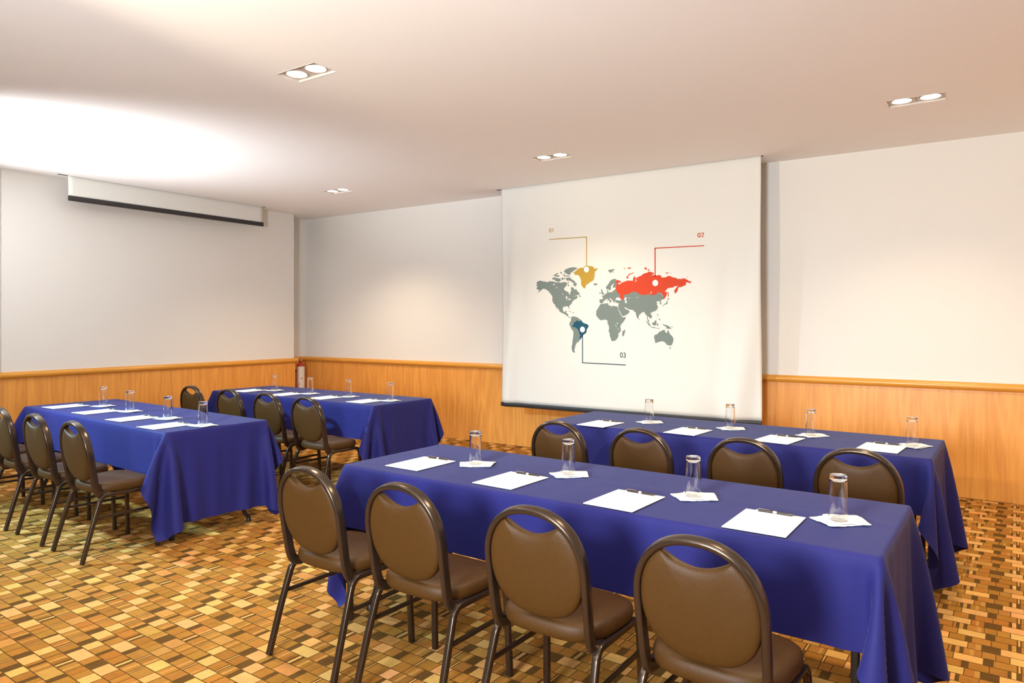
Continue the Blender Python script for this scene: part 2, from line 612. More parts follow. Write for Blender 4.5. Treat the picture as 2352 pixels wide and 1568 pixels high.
def fold(x, z):
    """soft sag folds near the two lower sides of the hanging fabric; flat where the map is printed"""
    u = (x - SX0) / (SX1 - SX0)
    low = 1 - sstep(1.1, 2.7, z)
    left = (1 - sstep(0.02, 0.16, u))
    right = sstep(0.80, 0.92, u)
    a = 0.030 * left * (0.35 + 0.65 * low) * math.sin(2 * PI * (u * 9 + 0.55 * (2.9 - z) * 0.35))
    b_ = 0.034 * right * (0.45 + 0.55 * low) * math.sin(2 * PI * (u * 6.5 - 0.32 * z))
    return (a + b_) * (1 - sstep(2.45, 2.93, z))


scr = tag(empty('projection_screen', (0, 0, 0)), 'tall white pull-down screen printed with a coloured world map, hanging before the long wall', 'screen')
bm = bmesh.new()
NX, NZ = 120, 60
front = []
for j in range(NZ + 1):
    z = SZ1 - 0.004 + (ZC + 0.06 - SZ1) * j / NZ
    front.append([bm.verts.new((SX0 + (SX1 - SX0) * i / NX, YS + fold(SX0 + (SX1 - SX0) * i / NX, z), z)) for i in range(NX + 1)])
for j in range(NZ):
    for i in range(NX):
        bm.faces.new((front[j][i], front[j][i+1], front[j+1][i+1], front[j+1][i]))
fab = obj('fabric', bm, M['screen'], scr)
sm = fab.modifiers.new('thickness', 'SOLIDIFY'); sm.thickness = 0.001; sm.offset = 1
bm = bmesh.new()
pr = rrect(0.024, SZ1 - SZ0, 0.008, 3)
sweep(bm, [(SX0 + (SX1 - SX0) * k / 30, YS + fold(SX0 + (SX1 - SX0) * k / 30, SZ1) * .8, (SZ0 + SZ1) / 2) for k in range(31)], pr, (0, 1, 0))
obj('bottom_bar', bm, M['screen_bar'], scr)
bm = bmesh.new()
box(bm, SX0 + .01, SX1 - .01, YS + .006, YS + .020, ZC + .03, ZC + .07)
obj('roller', bm, M['slot'], scr)

# slots in the ceiling
for nm, s in (('trim_5', SLOT_R), ('trim_6', SLOT_L)):
    bm = bmesh.new()
    box(bm, s[0] - .01, s[1] + .01, s[2] - .01, s[3] + .01, ZC + .10, ZC + .12)
    box(bm, s[0] - .01, s[0], s[2], s[3], ZC + .001, ZC + .10)
    box(bm, s[1], s[1] + .01, s[2], s[3], ZC + .001, ZC + .10)
    box(bm, s[0], s[1], s[2] - .01, s[2], ZC + .001, ZC + .10)
    box(bm, s[0], s[1], s[3], s[3] + .01, ZC + .001, ZC + .10)
    o = obj(nm, bm, M['slot'], None, False)
    o['kind'] = 'structure'

# printed map: outlines read in three enlarged views (origin x, y, scale)
VA, VB, VC, VD = (1200, 500, 7.84), (1200, 680, 8.709), (1350, 600, 7.84), (1450, 660, 7.84)
GREY = [
 (VA, '240,1215 280,1200 250,1180 270,1150 320,1130 370,1143 420,1150 455,1160 490,1140 530,1145 570,1150 610,1165 660,1160 700,1170 740,1155 790,1160 803,1180 805,1200 780,1235 750,1270 755,1300 790,1320 830,1340 845,1380 862,1380 860,1340 878,1320 880,1290 870,1265 880,1245 920,1255 930,1280 950,1295 965,1275 985,1310 1010,1340 1035,1360 1020,1385 980,1390 940,1410 925,1425 960,1405 990,1400 985,1420 1000,1435 960,1465 940,1470 905,1500 890,1530 886,1545 862,1568 843,1582 842,1596 851,1635 839,1637 827,1603 813,1590 781,1594 745,1598 728,1620 729,1661 745,1692 763,1697 776,1679 799,1674 795,1696 786,1719 813,1724 826,1737 822,1760 835,1782 853,1791 868,1786 862,1799 846,1800 822,1782 805,1760 765,1737 732,1719 701,1706 669,1683 660,1656 628,1615 610,1584 619,1602 637,1656 619,1629 597,1593 588,1566 556,1535 543,1503 538,1472 543,1427 530,1395 500,1360 480,1330 450,1305 420,1285 375,1275 340,1300 310,1332 240,1365 290,1335 310,1300 270,1290 250,1265 280,1240'),
 (VA, '745,965 770,935 810,915 850,900 910,890 995,900 960,930 920,955 900,975 870,990 870,1020 830,1025 800,1010 770,990'),
 (VA, '730,1030 790,1040 860,1042 855,1058 790,1058 740,1045'),
 (VA, '540,1080 580,1070 620,1085 660,1090 690,1100 690,1140 650,1150 600,1140 580,1110 545,1115'),
 (VA, '555,1040 600,1010 640,990 645,1005 610,1025 600,1042 640,1030 670,1045 660,1060 610,1062 590,1050'),
 (VA, '675,980 700,975 720,1000 700,1005'), (VA, '700,1080 730,1075 745,1110 715,1125 705,1100'),
 (VA, '735,1010 765,1012 770,1030 740,1028'), (VA, '748,1075 775,1075 765,1110 750,1100'),
 (VA, '785,1085 830,1075 870,1080 880,1100 920,1125 950,1150 960,1175 990,1185 970,1210 965,1240 935,1225 910,1205 930,1190 900,1160 870,1140 840,1130 800,1130 785,1110'),
 (VA, '810,1210 830,1200 850,1225 825,1230'), (VA, '815,1150 835,1150 830,1185 818,1190'), (VA, '1015,1405 1035,1385 1055,1425 1030,1425'),
 (VA, '1275,1190 1300,1180 1340,1180 1355,1195 1320,1220 1295,1212'),
 (VB, '915,295 940,288 990,315 975,318 945,300'), (VB, '1000,328 1030,322 1040,332 1005,338'), (VB, '960,336 975,336 972,344'), (VB, '1055,335 1068,338 1058,344'),
 (VB, '970,440 985,415 1020,400 1050,410 1085,418 1105,420 1130,450 1165,465 1190,490 1215,525 1240,540 1290,555 1325,585 1320,620 1290,655 1285,710 1265,745 1240,755 1210,780 1195,810 1170,850 1165,865 1140,880 1130,905 1120,918 1090,920 1085,945 1065,955 1070,980 1050,1000 1060,1025 1040,1045 1045,1075 1030,1090 1060,1120 1030,1130 1000,1105 990,1060 985,1010 1000,950 1000,900 1015,830 1020,760 1022,705 985,660 960,610 940,565 945,530 970,490 975,465'),
 (VC, '370,155 420,150 435,140 495,148 470,165 440,165 475,195 455,200 435,180 410,215 395,195 370,175'),
 (VC, '240,510 260,500 262,525 280,560 298,580 285,600 245,605 262,590 245,570 255,550 240,530'), (VC, '205,585 215,560 235,555 235,580'),
 (VC, '345,505 325,480 330,455 360,425 400,360 430,330 480,315 520,320 512,345 522,390 527,440 505,470 470,475 450,470 455,435 475,400 450,405 435,430 415,450 420,490 405,520 390,525 378,500'),
 (VC, '350,555 345,525 365,515 375,550'),
 (VC, '215,745 212,685 270,680 275,650 250,630 285,615 320,590 350,562 400,555 440,550 470,520 500,500 520,530 545,565 590,600 700,590 760,590 780,555 840,535 890,545 920,575 980,600 1060,585 1110,590 1170,600 1240,595 1250,570 1300,555 1320,590 1375,630 1350,680 1310,710 1325,745 1325,775 1300,770 1300,735 1290,720 1265,715 1230,735 1245,745 1265,745 1240,770 1265,810 1260,845 1230,885 1180,905 1140,920 1130,945 1160,985 1155,1010 1125,1030 1100,1000 1080,985 1080,1030 1100,1060 1115,1105 1095,1090 1070,1045 1065,990 1060,960 1040,965 1030,930 1005,905 970,925 920,970 920,1000 905,1035 890,1020 870,960 860,905 845,915 830,890 815,875 770,870 735,860 710,850 680,825 660,825 680,855 710,875 725,870 755,900 730,940 680,970 625,990 600,940 545,840 550,800 560,755 530,750 500,735 492,712 480,712 490,745 470,740 455,715 440,690 400,660 375,668 345,672 320,690 285,720 275,745 245,755'),
 (VC, '352,678 385,660 395,680 430,710 440,720 405,735 400,750 390,740 400,725 372,695'), (VC, '380,740 405,740 395,752'), (VC, '348,690 358,690 357,725 349,725'),
 (VC, '240,765 290,760 365,752 370,780 400,795 435,815 445,795 490,805 530,810 545,850 575,920 620,1000 630,1010 685,1000 680,1030 640,1090 600,1135 585,1170 595,1210 597,1255 550,1300 555,1340 530,1390 500,1425 430,1437 420,1400 400,1350 395,1300 375,1250 388,1200 375,1150 355,1110 360,1065 330,1055 310,1045 270,1055 225,1060 180,1010 150,970 155,910 150,900 185,845 210,800 220,780'),
 (VC, '620,1330 625,1260 655,1240 670,1225 675,1250 650,1340 630,1348'), (VC, '922,1030 930,1028 938,1050 925,1058'),
 (VC, '1045,1065 1065,1075 1100,1110 1135,1150 1130,1172 1100,1150 1070,1105'), (VC, '1130,1180 1170,1180 1240,1195 1235,1205 1170,1195 1135,1190'), (VC, '1250,1200 1305,1198 1280,1215 1250,1208'),
 (VC, '1155,1105 1190,1100 1220,1060 1240,1070 1235,1120 1220,1155 1175,1150'), (VC, '1245,1120 1290,1108 1260,1125 1275,1150 1255,1165 1240,1140'),
 (VC, '1255,945 1270,945 1265,985 1290,1010 1275,1000 1255,975'), (VC, '1280,1040 1300,1030 1308,1060 1290,1060'), (VC, '1230,1035 1245,1015 1248,1018 1234,1038'),
 (VC, '1255,880 1266,875 1258,903'), (VC, '1155,930 1170,925 1163,942'), (VC, '1312,1105 1325,1108 1320,1120'),
 (VC, '1345,1130 1370,1130 1380,1150 1400,1140 1450,1160 1485,1185 1515,1225 1480,1210 1445,1215 1410,1200 1420,1180 1375,1160'), (VC, '1500,1180 1535,1168 1520,1188'),
 (VC, '1340,800 1370,775 1400,760 1420,735 1428,705 1440,715 1435,755 1410,775 1370,785 1350,808'), (VC, '1430,690 1450,660 1475,675 1450,690'),
 (VC, '1195,1380 1200,1330 1260,1305 1290,1265 1320,1260 1345,1235 1395,1238 1390,1265 1425,1295 1435,1260 1447,1230 1460,1265 1480,1310 1520,1345 1545,1395 1535,1450 1510,1510 1470,1515 1425,1500 1400,1465 1350,1435 1290,1445 1230,1468 1210,1460 1212,1430'),
 (VD, '685,1075 715,1075 710,1095 700,1105 690,1095')]
GOLD = [(VA, '915,990 960,960 1000,920 1040,905 1075,895 1100,905 1130,870 1160,860 1200,868 1250,872 1290,888 1270,900 1310,915 1365,908 1340,935 1310,965 1295,990 1320,1000 1290,1020 1310,1045 1290,1060 1305,1075 1280,1085 1290,1110 1265,1130 1240,1150 1210,1160 1190,1185 1160,1195 1145,1220 1128,1275 1095,1255 1070,1225 1055,1190 1060,1160 1050,1135 1070,1125 1045,1105 1040,1070 1020,1040 990,1028 935,1025 945,1010'),
 (VA, '485,384 1162,338 1162,352 485,397'), (VA, '1148,345 1162,345 1162,880 1148,880')]
TEAL = [(VB, '1000,580 1030,560 1035,505 1070,515 1085,485 1105,475 1115,505 1150,500 1180,485 1195,520 1215,530 1240,545 1290,555 1325,588 1315,625 1288,660 1283,710 1262,748 1240,755 1212,780 1190,825 1165,855 1140,830 1135,820 1160,795 1155,775 1135,745 1130,700 1105,655 1070,635 1050,615 1020,625 1005,605'),
 (VB, '1195,760 1211,760 1211,1337 1195,1337')]
NAVY = [((0, 0, 1), '1337.2,831.7 1437.6,836.8 1437.6,838.9 1337.2,833.6')]
RED = [(VC, '510,345 540,335 580,350 605,370 600,385 560,385 545,390 560,415 590,405 620,380 650,370 700,350 740,345 790,350 820,345 815,310 845,265 860,280 865,340 845,380 880,355 870,300 890,290 940,265 975,255 980,235 1030,215 1080,200 1110,180 1150,195 1190,205 1190,225 1140,260 1200,245 1240,255 1280,245 1320,255 1330,290 1380,290 1420,280 1450,260 1500,270 1540,290 1590,295 1610,315 1660,315 1700,320 1700,305 1750,310 1800,335 1830,360 1860,355 1865,375 1840,395 1810,380 1765,380 1775,420 1720,445 1690,460 1640,465 1625,490 1625,520 1575,585 1560,550 1565,510 1600,470 1640,430 1600,450 1560,445 1545,470 1480,475 1440,485 1400,530 1385,545 1430,550 1425,600 1400,650 1370,685 1350,680 1375,630 1340,600 1310,565 1270,555 1245,590 1215,600 1170,610 1120,600 1070,585 1050,605 985,605 950,600 920,580 890,555 840,540 800,555 770,565 760,590 700,590 655,605 650,640 660,700 610,685 580,655 590,605 540,570 525,540 500,500 515,450 525,425 510,380'),
 (VC, '690,290 720,260 745,225 830,200 830,212 760,235 730,270 725,290 740,310 715,310'), (VC, '1015,125 1040,105 1070,130 1065,150 1030,140'), (VC, '1075,160 1100,140 1125,155 1090,170'),
 (VC, '1400,205 1440,200 1460,212 1410,222'), (VC, '1475,212 1515,215 1490,222'), (VC, '640,128 680,120 670,138'), (VC, '710,135 740,108 800,118 750,132'), (VC, '1770,280 1800,277 1785,290'),
 (VC, '1440,555 1450,545 1460,610 1450,640 1445,650'), (VC, '630,350 645,345 640,358'), (VC, '440,548 455,545 455,553'),
 ((0, 0, 1), '1503.6,569.0 1506.0,569.0 1506.0,634 1503.6,634'), ((0, 0, 1), '1503.6,568.8 1617.6,562.9 1617.6,565.0 1503.6,571.0')]
WHITE = [(VC, '500,695 520,655 560,650 575,660 605,690 580,705 535,695'), (VC, '658,668 695,645 705,660 685,685 700,710 705,745 685,755 670,735 680,710 658,685'),
 (VC, '745,655 760,650 758,670'), (VC, '872,652 915,643 912,648 876,656'), (VC, '1115,585 1140,560 1163,535 1150,565 1120,585'), (VC, '527,1112 545,1103 545,1122 530,1130'),
 (VC, '500,1140 506,1140 520,1180 514,1180'), (VC, '541,1195 549,1198 553,1235 547,1230'),
 (VA, '770,1430 800,1413 820,1430 806,1438 808,1480 798,1480 794,1440'), (VA, '825,1450 850,1455 880,1465 840,1484'), (VA, '550,1205 570,1185 585,1190 570,1215'), (VA, '600,1260 640,1245 610,1270'), (VA, '718,1358 727,1362 740,1390 732,1388')]
RINGS = [('map_gold', VA, 1155, 930, 45, 54), ('map_teal', VB, 1203, 665, 49, 58), ('map_red', VC, 1218, 390, 51, 56)]


def print_mesh(name, polys, m, lift):
    V, F = [], []
    for view, txt in polys:
        pts = []
        for t in txt.split():
            a, b_ = map(float, t.split(','))
            u, v = view[0] + a / view[2], view[1] + b_ / view[2]
            x, z = ray_plane_y(u, v, YS)
            pts.append(Vector((x, YS - lift, z)))
        tri = tessellate_polygon([[(p.x, p.z, 0) for p in pts]])
        o0 = len(V)
        V.extend(pts)
        F.extend([tuple(o0 + i for i in t) for t in tri])
    me = bpy.data.meshes.new(name)
    me.from_pydata([tuple(v) for v in V], [], F)
    bm = bmesh.new(); bm.from_mesh(me)
    for f in bm.faces:
        f.normal_update()
        if f.normal.y > 0: f.normal_flip()
    bm.to_mesh(me); bm.free()
    me.materials.append(m)
    o = bpy.data.objects.new(name, me)
    C.objects.link(o)
    o.parent = scr
    return o


tag(print_mesh('map_print', GREY, M['map_grey'], .0022), 'grey printed continents')
tag(print_mesh('map_print', GOLD, M['map_gold'], .0026), 'gold printed island with its gold call-out line')
tag(print_mesh('map_print', RED, M['map_red'], .0026), 'orange-red printed country with its red call-out line')
tag(print_mesh('map_print', TEAL, M['map_teal'], .0026), 'teal printed country with its vertical call-out line')
tag(print_mesh('map_print', NAVY, M['navy'], .0026), 'dark horizontal call-out line under 03')
tag(print_mesh('map_print', WHITE, M['map_white'], .0030), 'white printed lakes and inland seas', kind='stuff')
for mk, vw, a, b_, ra, rb in RINGS:
    pts = ' '.join('%f,%f' % (a + ra * math.cos(2*PI*k/28), b_ + rb * math.sin(2*PI*k/28)) for k in range(28))
    if mk == 'map_gold':
        big = ' '.join('%f,%f' % (a + (ra + 13) * math.cos(2*PI*k/28), b_ + (rb + 13) * math.sin(2*PI*k/28)) for k in range(28))
        tag(print_mesh('marker_ring', [(vw, big)], M[mk], .0030), 'gold ring round a marker')
    tag(print_mesh('marker_dot', [(vw, pts)], M['map_white'], .0034), 'round white marker dot')


def arc(cx, cy, rx, ry, a0, a1, n=18):
    return [(cx + rx * math.cos(R(a0 + (a1 - a0) * k / n)), cy + ry * math.sin(R(a0 + (a1 - a0) * k / n))) for k in range(n + 1)]


DIGIT = {   # strokes in a box 0.5 wide, 1 high
    '0': [arc(.25, .5, .22, .47, 0, 360, 30)],
    '1': [[(.10, .80), (.29, .97), (.29, 0)]],
    '2': [arc(.24, .73, .20, .24, 165, -35, 16) + [(.05, .03), (.47, .03)]],
    '3': [arc(.23, .745, .19, .225, 150, -90, 16), arc(.23, .265, .215, .24, 90, -150, 16)]}


def text(name, s, u0, u1, vb, vt, m, wt):
    """flat printed numerals drawn as ribbons"""
    X0, Zb = ray_plane_y(u0, vb, YS)
    X1, Zt = ray_plane_y(u1, vt, YS)
    bm = bmesh.new()
    W = .5 * len(s) + .12 * (len(s) - 1)
    sx, sz = (X1 - X0) / W, (Zt - Zb)
    for i, ch in enumerate(s):
        for st in DIGIT[ch]:
            P = [Vector((X0 + (x + i * .62) * sx, Zb + z * sz)) for x, z in st]
            L = []
            for k, p in enumerate(P):
                t = (P[min(k + 1, len(P) - 1)] - P[max(k - 1, 0)])
                if (P[0] - P[-1]).length < 1e-6 and k in (0, len(P) - 1): t = P[1] - P[-2]
                t.normalize()
                n = Vector((-t.y, t.x)) * wt / 2
                L.append([bm.verts.new((q.x, YS - .0026, q.y)) for q in (p + n, p - n)])
            for q, r in zip(L, L[1:]):
                f = bm.faces.new((q[0], q[1], r[1], r[0]))
    o = obj(name, bm, m, scr, False)
    tag(o, 'printed number %s' % s)


text('number_print', '01', 1261.8, 1272.2, 533.5, 523.8, M['map_gold'], .0068)
text('number_print', '02', 1602.5, 1617, 545.0, 534.2, M['map_red'], .0078)
text('number_print', '03', 1424.6, 1437.4, 820.2, 809.8, M['navy'], .0075)

# rolled-up screen on the left wall
ls = tag(empty('rolled_screen', (0, 0, 0)), 'rolled-up white projection screen with a black bottom bar on the left wall', 'screen')
bm = bmesh.new()
yl0, yl1 = 3.475, 5.855
XLs = -7.895
nz, ny = 14, 40
g_ = []
for j in range(nz + 1):
    z = 2.772 + (ZC + .05 - 2.772) * j / nz
    g_.append([bm.verts.new((XLs + 0.006 * math.sin(j / nz * PI) , yl0 + (yl1 - yl0) * i / ny + 0.008 * (1 - j / nz) * (1 if i == 0 else 0), z)) for i in range(ny + 1)])
for j in range(nz):
    for i in range(ny):
        bm.faces.new((g_[j][i], g_[j][i+1], g_[j+1][i+1], g_[j+1][i]))
fb = obj('fabric', bm, M['screen'], ls)
sm = fb.modifiers.new('thickness', 'SOLIDIFY'); sm.thickness = 0.002
bm = bmesh.new()
sweep(bm, [(XLs, yl0 + .01 + (yl1 - yl0 - .01) * k / 4, 2.748) for k in range(5)], rrect(0.026, 0.052, 0.006, 3), (1, 0, 0))
obj('bottom_bar', bm, M['screen_bar'], ls)
bm = bmesh.new()
box(bm, XLs - .014, XLs - .004, yl0 + .02, yl1 - .02, ZC + .03, ZC + .06)
obj('roller', bm, M['slot'], ls)

# ------------------------------------------------------------------ fire extinguisher in the corner recess
ex = tag(empty('fire_extinguisher', (-8.225, 6.74, 0.44)), 'red fire extinguisher with a pale label hung in the far corner recess', 'fire extinguisher')
bm = bmesh.new()
lathe(bm, [(0, 0), (.052, 0), (.058, .01), (.058, .38), (.05, .41), (.03, .43), (.02, .44), (.02, .455), (0, .455)], 28)
obj('cylinder', bm, M['red_paint'], ex)
bm = bmesh.new()
rg = []
for z in (0.03, 0.385):
    rg.append([bm.verts.new((.0588 * math.cos(a), .0588 * math.sin(a), z)) for a in [R(-150 + 10 * k) for k in range(25)]])
for k in range(24): bm.faces.new((rg[0][k], rg[0][k+1], rg[1][k+1], rg[1][k]))
lb = obj('label', bm, M['ext_label'], ex)
for nm, z0, a0, a1, zz in (('label_mark', .12, -70, -58, .02), ('label_mark', .20, -30, -20, .03), ('label_mark', .09, -95, -75, .015)):
    bm = bmesh.new()
    r2 = [[bm.verts.new((.0592 * math.cos(R(a)), .0592 * math.sin(R(a)), z)) for a in (a0, (a0 + a1) / 2, a1)] for z in (z0, z0 + zz)]
    for k in range(2): bm.faces.new((r2[0][k], r2[0][k+1], r2[1][k+1], r2[1][k]))
    obj(nm, bm, M['red_paint'], lb)
bm = bmesh.new()
lathe(bm, [(0, -.012), (.056, -.012), (.0595, -.004), (.0595, .02), (.058, .022)], 28)
obj('base_ring', bm, M['black'], ex)
bm = bmesh.new()
lathe(bm, [(0, .45), (.018, .45), (.018, .485), (.012, .495), (0, .495)], 16)
obj('valve', bm, M['pen_metal'], ex)
bm = bmesh.new()
sweep(bm, smooth_path([(0, -.01, .485), (.03, -.03, .495), (.075, -.06, .52)], 4), rrect(.016, .008, .002, 2), (0, 0, 1))
obj('handle', bm, M['red_paint'], ex)
bm = bmesh.new()
sweep(bm, smooth_path([(0, -.01, .47), (.04, -.03, .45), (.085, -.065, .415)], 4), rrect(.016, .008, .002, 2), (0, 0, 1))
obj('lever', bm, M['red_paint'], ex)
bm = bmesh.new()
box(bm, -.135, -.055, -.012, .012, .30, .33)
obj('wall_bracket', bm, M['black'], ex)

# ------------------------------------------------------------------ tables
TL, TW, TZ = 2.42, 0.75, 0.73
TABLES = [  # near-left corner x, y, rotation, phrase, flip
    (-2.676, 2.456, R(-1.55), 'the nearest blue table', 0),
    (-2.648, 4.354, R(-2.02), 'the blue table before the map screen', 1),
    (-6.825, 2.660, R(-3.10), 'the blue table at the left edge', 0),
    (-6.778, 4.395, R(-1.10), 'the far corner blue table', 1)]


def simulate_cloth():
    """drape of one rectangular cloth: position-based springs over a table-top box"""
    hx, hy = TL / 81, TW / 25; a, bdrop = 10 * hy, 20 * hx                       # overhang along the long sides and at the ends
    nx, ny = 121, 45
    X = np.linspace(-TL/2 - bdrop, TL/2 + bdrop, nx + 1)
    Y = np.linspace(-TW/2 - a, TW/2 + a, ny + 1)
    P = np.zeros((nx + 1, ny + 1, 3))
    P[..., 0] = X[:, None]; P[..., 1] = Y[None, :]
    rs = np.random.RandomState(3)
    w = np.ones((nx + 1, ny + 1, 1))
    pin = (np.abs(P[..., 0]) < TL/2 + .001) & (np.abs(P[..., 1]) < TW/2 + .001)
    w[pin] = 0
    P[..., 2] = 0.0
    ox = np.maximum(np.abs(P[..., 0]) - TL/2, 0); oy = np.maximum(np.abs(P[..., 1]) - TW/2, 0)
    P[..., 2] -= 0.25 * np.maximum(ox, oy)
    bx = np.sin(P[..., 0] * 9 + 1.0) + .7 * np.sin(P[..., 0] * 21 + 2)
    by = np.sin(P[..., 1] * 14 + .4)
    P[..., 2] += 0.012 * (bx * (oy > 0) + by * (ox > 0)) * np.maximum(ox, oy) / .3
    V = np.zeros_like(P)
    dt, steps = 1 / 260.0, 900
    W = w

    def con(A, B, wa, wb, L, k):
        d = B - A
        l = np.sqrt((d * d).sum(-1, keepdims=True)) + 1e-9
        ws = wa + wb
        ws = np.where(ws == 0, 1, ws)
        c = k * (l - L) / l / ws * d
        A += wa * c
        B -= wb * c
    hd = math.hypot(hx, hy)
    half = TL / 2, TW / 2
    for s in range(steps):
        V[..., 2] -= 9.8 * dt
        V *= 0.988
        Q = P + V * dt * w
        for it in range(2):
            for o in (0, 1):
                con(Q[o:-1:2], Q[o+1::2], W[o:-1:2], W[o+1::2], hx, 1.0)
                con(Q[:, o:-1:2], Q[:, o+1::2], W[:, o:-1:2], W[:, o+1::2], hy, 1.0)
        for o in (0, 1):
            for p in (slice(0, -1), ):
                con(Q[o:-1:2, :-1], Q[o+1::2, 1:], W[o:-1:2, :-1], W[o+1::2, 1:], hd, 0.35)
                con(Q[o:-1:2, 1:], Q[o+1::2, :-1], W[o:-1:2, 1:], W[o+1::2, :-1], hd, 0.35)
        for o in range(0, 4):
            n_ = (nx + 1 - 2 - o + 3) // 4
            i0 = np.arange(o, nx - 1, 4)
            Aq, Bq = Q[i0], Q[i0 + 2]
            con(Aq, Bq, W[i0], W[i0 + 2], 2 * hx, 0.05); Q[i0] = Aq; Q[i0 + 2] = Bq
            j0 = np.arange(o, ny - 1, 4)
            Aq, Bq = Q[:, j0].copy(), Q[:, j0 + 2].copy()
            con(Aq, Bq, W[:, j0], W[:, j0 + 2], 2 * hy, 0.05); Q[:, j0] = Aq; Q[:, j0 + 2] = Bq
        # keep it outside the table block and above the floor
        x, y, z = Q[..., 0], Q[..., 1], Q[..., 2]
        px = half[0] + .004 - np.abs(x); py = half[1] + .004 - np.abs(y)
        ins = (px > 0) & (py > 0) & (z < -0.001)
        top = ins & (z > -0.012)
        sx = ins & ~top & (px <= py); sy = ins & ~top & (px > py)
        z[top] = -0.001
        x[sx] = np.sign(x[sx]) * (half[0] + .004)
        y[sy] = np.sign(y[sy]) * (half[1] + .004)
        np.maximum(z, -TZ + 0.03, out=z)
        V = (Q - P) / dt
        P = Q
    return P


def cloth_mesh():
    P = simulate_cloth()
    P[..., 2] += TZ + 0.006
    # ironed-in creases stay as low ridges on the flat top
    on = (np.abs(P[..., 0]) < TL/2 - .02) & (np.abs(P[..., 1]) < TW/2 - .02)
    cr = np.exp(-((P[..., 1] - 0.03) / .02) ** 2) * .0022
    for xx in (-.62, 0.02, .60): cr = np.maximum(cr, np.exp(-((P[..., 0] - xx) / .02) ** 2) * .0016)
    P[..., 2] += np.where(on, cr, 0)
    nx, ny = P.shape[:2]
    idx = np.arange(nx * ny).reshape(nx, ny)
    F = np.stack([idx[:-1, :-1], idx[1:, :-1], idx[1:, 1:], idx[:-1, 1:]], -1).reshape(-1, 4)
    me = bpy.data.meshes.new('tablecloth')
    me.from_pydata(P.reshape(-1, 3).tolist(), [], F.tolist())
    for p in me.polygons: p.use_smooth = True
    # the pressed edge round the table top stays crisp under the smoothing
    i0, i1, j0, j1 = 20, nx - 21, 10, ny - 11
    rim = set()
    for i in range(i0, i1): rim |= {frozenset((idx[i, j0], idx[i + 1, j0])), frozenset((idx[i, j1], idx[i + 1, j1]))}
    for j in range(j0, j1): rim |= {frozenset((idx[i0, j], idx[i0, j + 1])), frozenset((idx[i1, j], idx[i1, j + 1]))}
    cr_ = me.attributes.new('crease_edge', 'FLOAT', 'EDGE')
    cr_.data.foreach_set('value', [0.72 if frozenset(e_.vertices) in rim else 0.0 for e_ in me.edges])
    me.materials.append(M['cloth'])
    return me


cm = cloth_mesh()


def make_table():
    root = empty('folding_table')
    bm = bmesh.new()
    box(bm, -TL/2 + .02, TL/2 - .02, -TW/2 + .02, TW/2 - .02, TZ - .03, TZ - .004, 0.012, 3)
    obj('tabletop', bm, M['table_wood'], root)
    for sx in (-1, 1):
        xo = sx * (TL/2 - .10)
        for sy in (-1, 1):
            bm = bmesh.new()
            yo = sy * (TW/2 - .10)
            sweep(bm, smooth_path([(xo, yo - sy * .05, TZ - .031), (xo, yo - sy * .05, .30), (xo, yo - sy * .035, .10), (xo, yo + sy * .01, .028)], 5), rrect(.026, .026, .007, 2), (1, 0, 0))
            lg = obj('leg', bm, M['table_metal'], root)
            bm = bmesh.new()
            lathe(bm, [(0, 0.0005), (.018, 0.0005), (.019, .012), (.012, .03), (0, .03)], 16, xo, yo + sy * .01)
            obj('glide', bm, M['black'], lg)
        bm = bmesh.new()
        sweep(bm, [(xo, -(TW/2 - .155), .42), (xo, TW/2 - .155, .42)], rrect(.02, .02, .005, 2), (1, 0, 0))
        obj('crossbar', bm, M['table_metal'], root)
    return root


tproto = make_table()
table_roots = []
for i, (x, y, rz, ph, flip) in enumerate(TABLES):
    c, s = math.cos(rz), math.sin(rz)
    cx, cy = x + c * TL/2 - s * TW/2, y + s * TL/2 + c * TW/2
    o = tproto if i == 0 else copy_tree(tproto)
    o.location = (cx, cy, 0)
    o.rotation_euler = (0, 0, rz)
    lab = ['black-legged folding table hidden under the nearest blue cloth, front right',
           'black-legged folding table hidden under the blue cloth before the map screen',
           'black-legged folding table hidden under the blue cloth at the left edge, a foot showing',
           'black-legged folding table hidden under the blue cloth in the far corner'][i]
    tag(o, lab, 'table', 'folding tables under the cloths')
    t = bpy.data.objects.new('tablecloth', cm)
    C.objects.link(t)
    t.location = (cx, cy, 0)
    t.rotation_euler = (0, 0, rz + (PI if flip else 0))
    ss = t.modifiers.new('smooth', 'SUBSURF'); ss.levels = 1; ss.render_levels = 1
    lab = ['royal blue cloth draped over the nearest long table, front right',
           'royal blue cloth draped over the long table just before the map screen',
           'bright blue cloth draped over the long table at the left edge of the room',
           'dark blue cloth draped over the long table in the far corner by the extinguisher'][i]
    tag(t, lab, 'tablecloth', 'blue tablecloths')

# ------------------------------------------------------------------ chairs
def lean(z):
    """y of the back plane at height z (chair's origin lies between its rear feet)"""
    return 0.098 - 0.19 * (z - .40) + 0.08 * (z - .40) ** 2


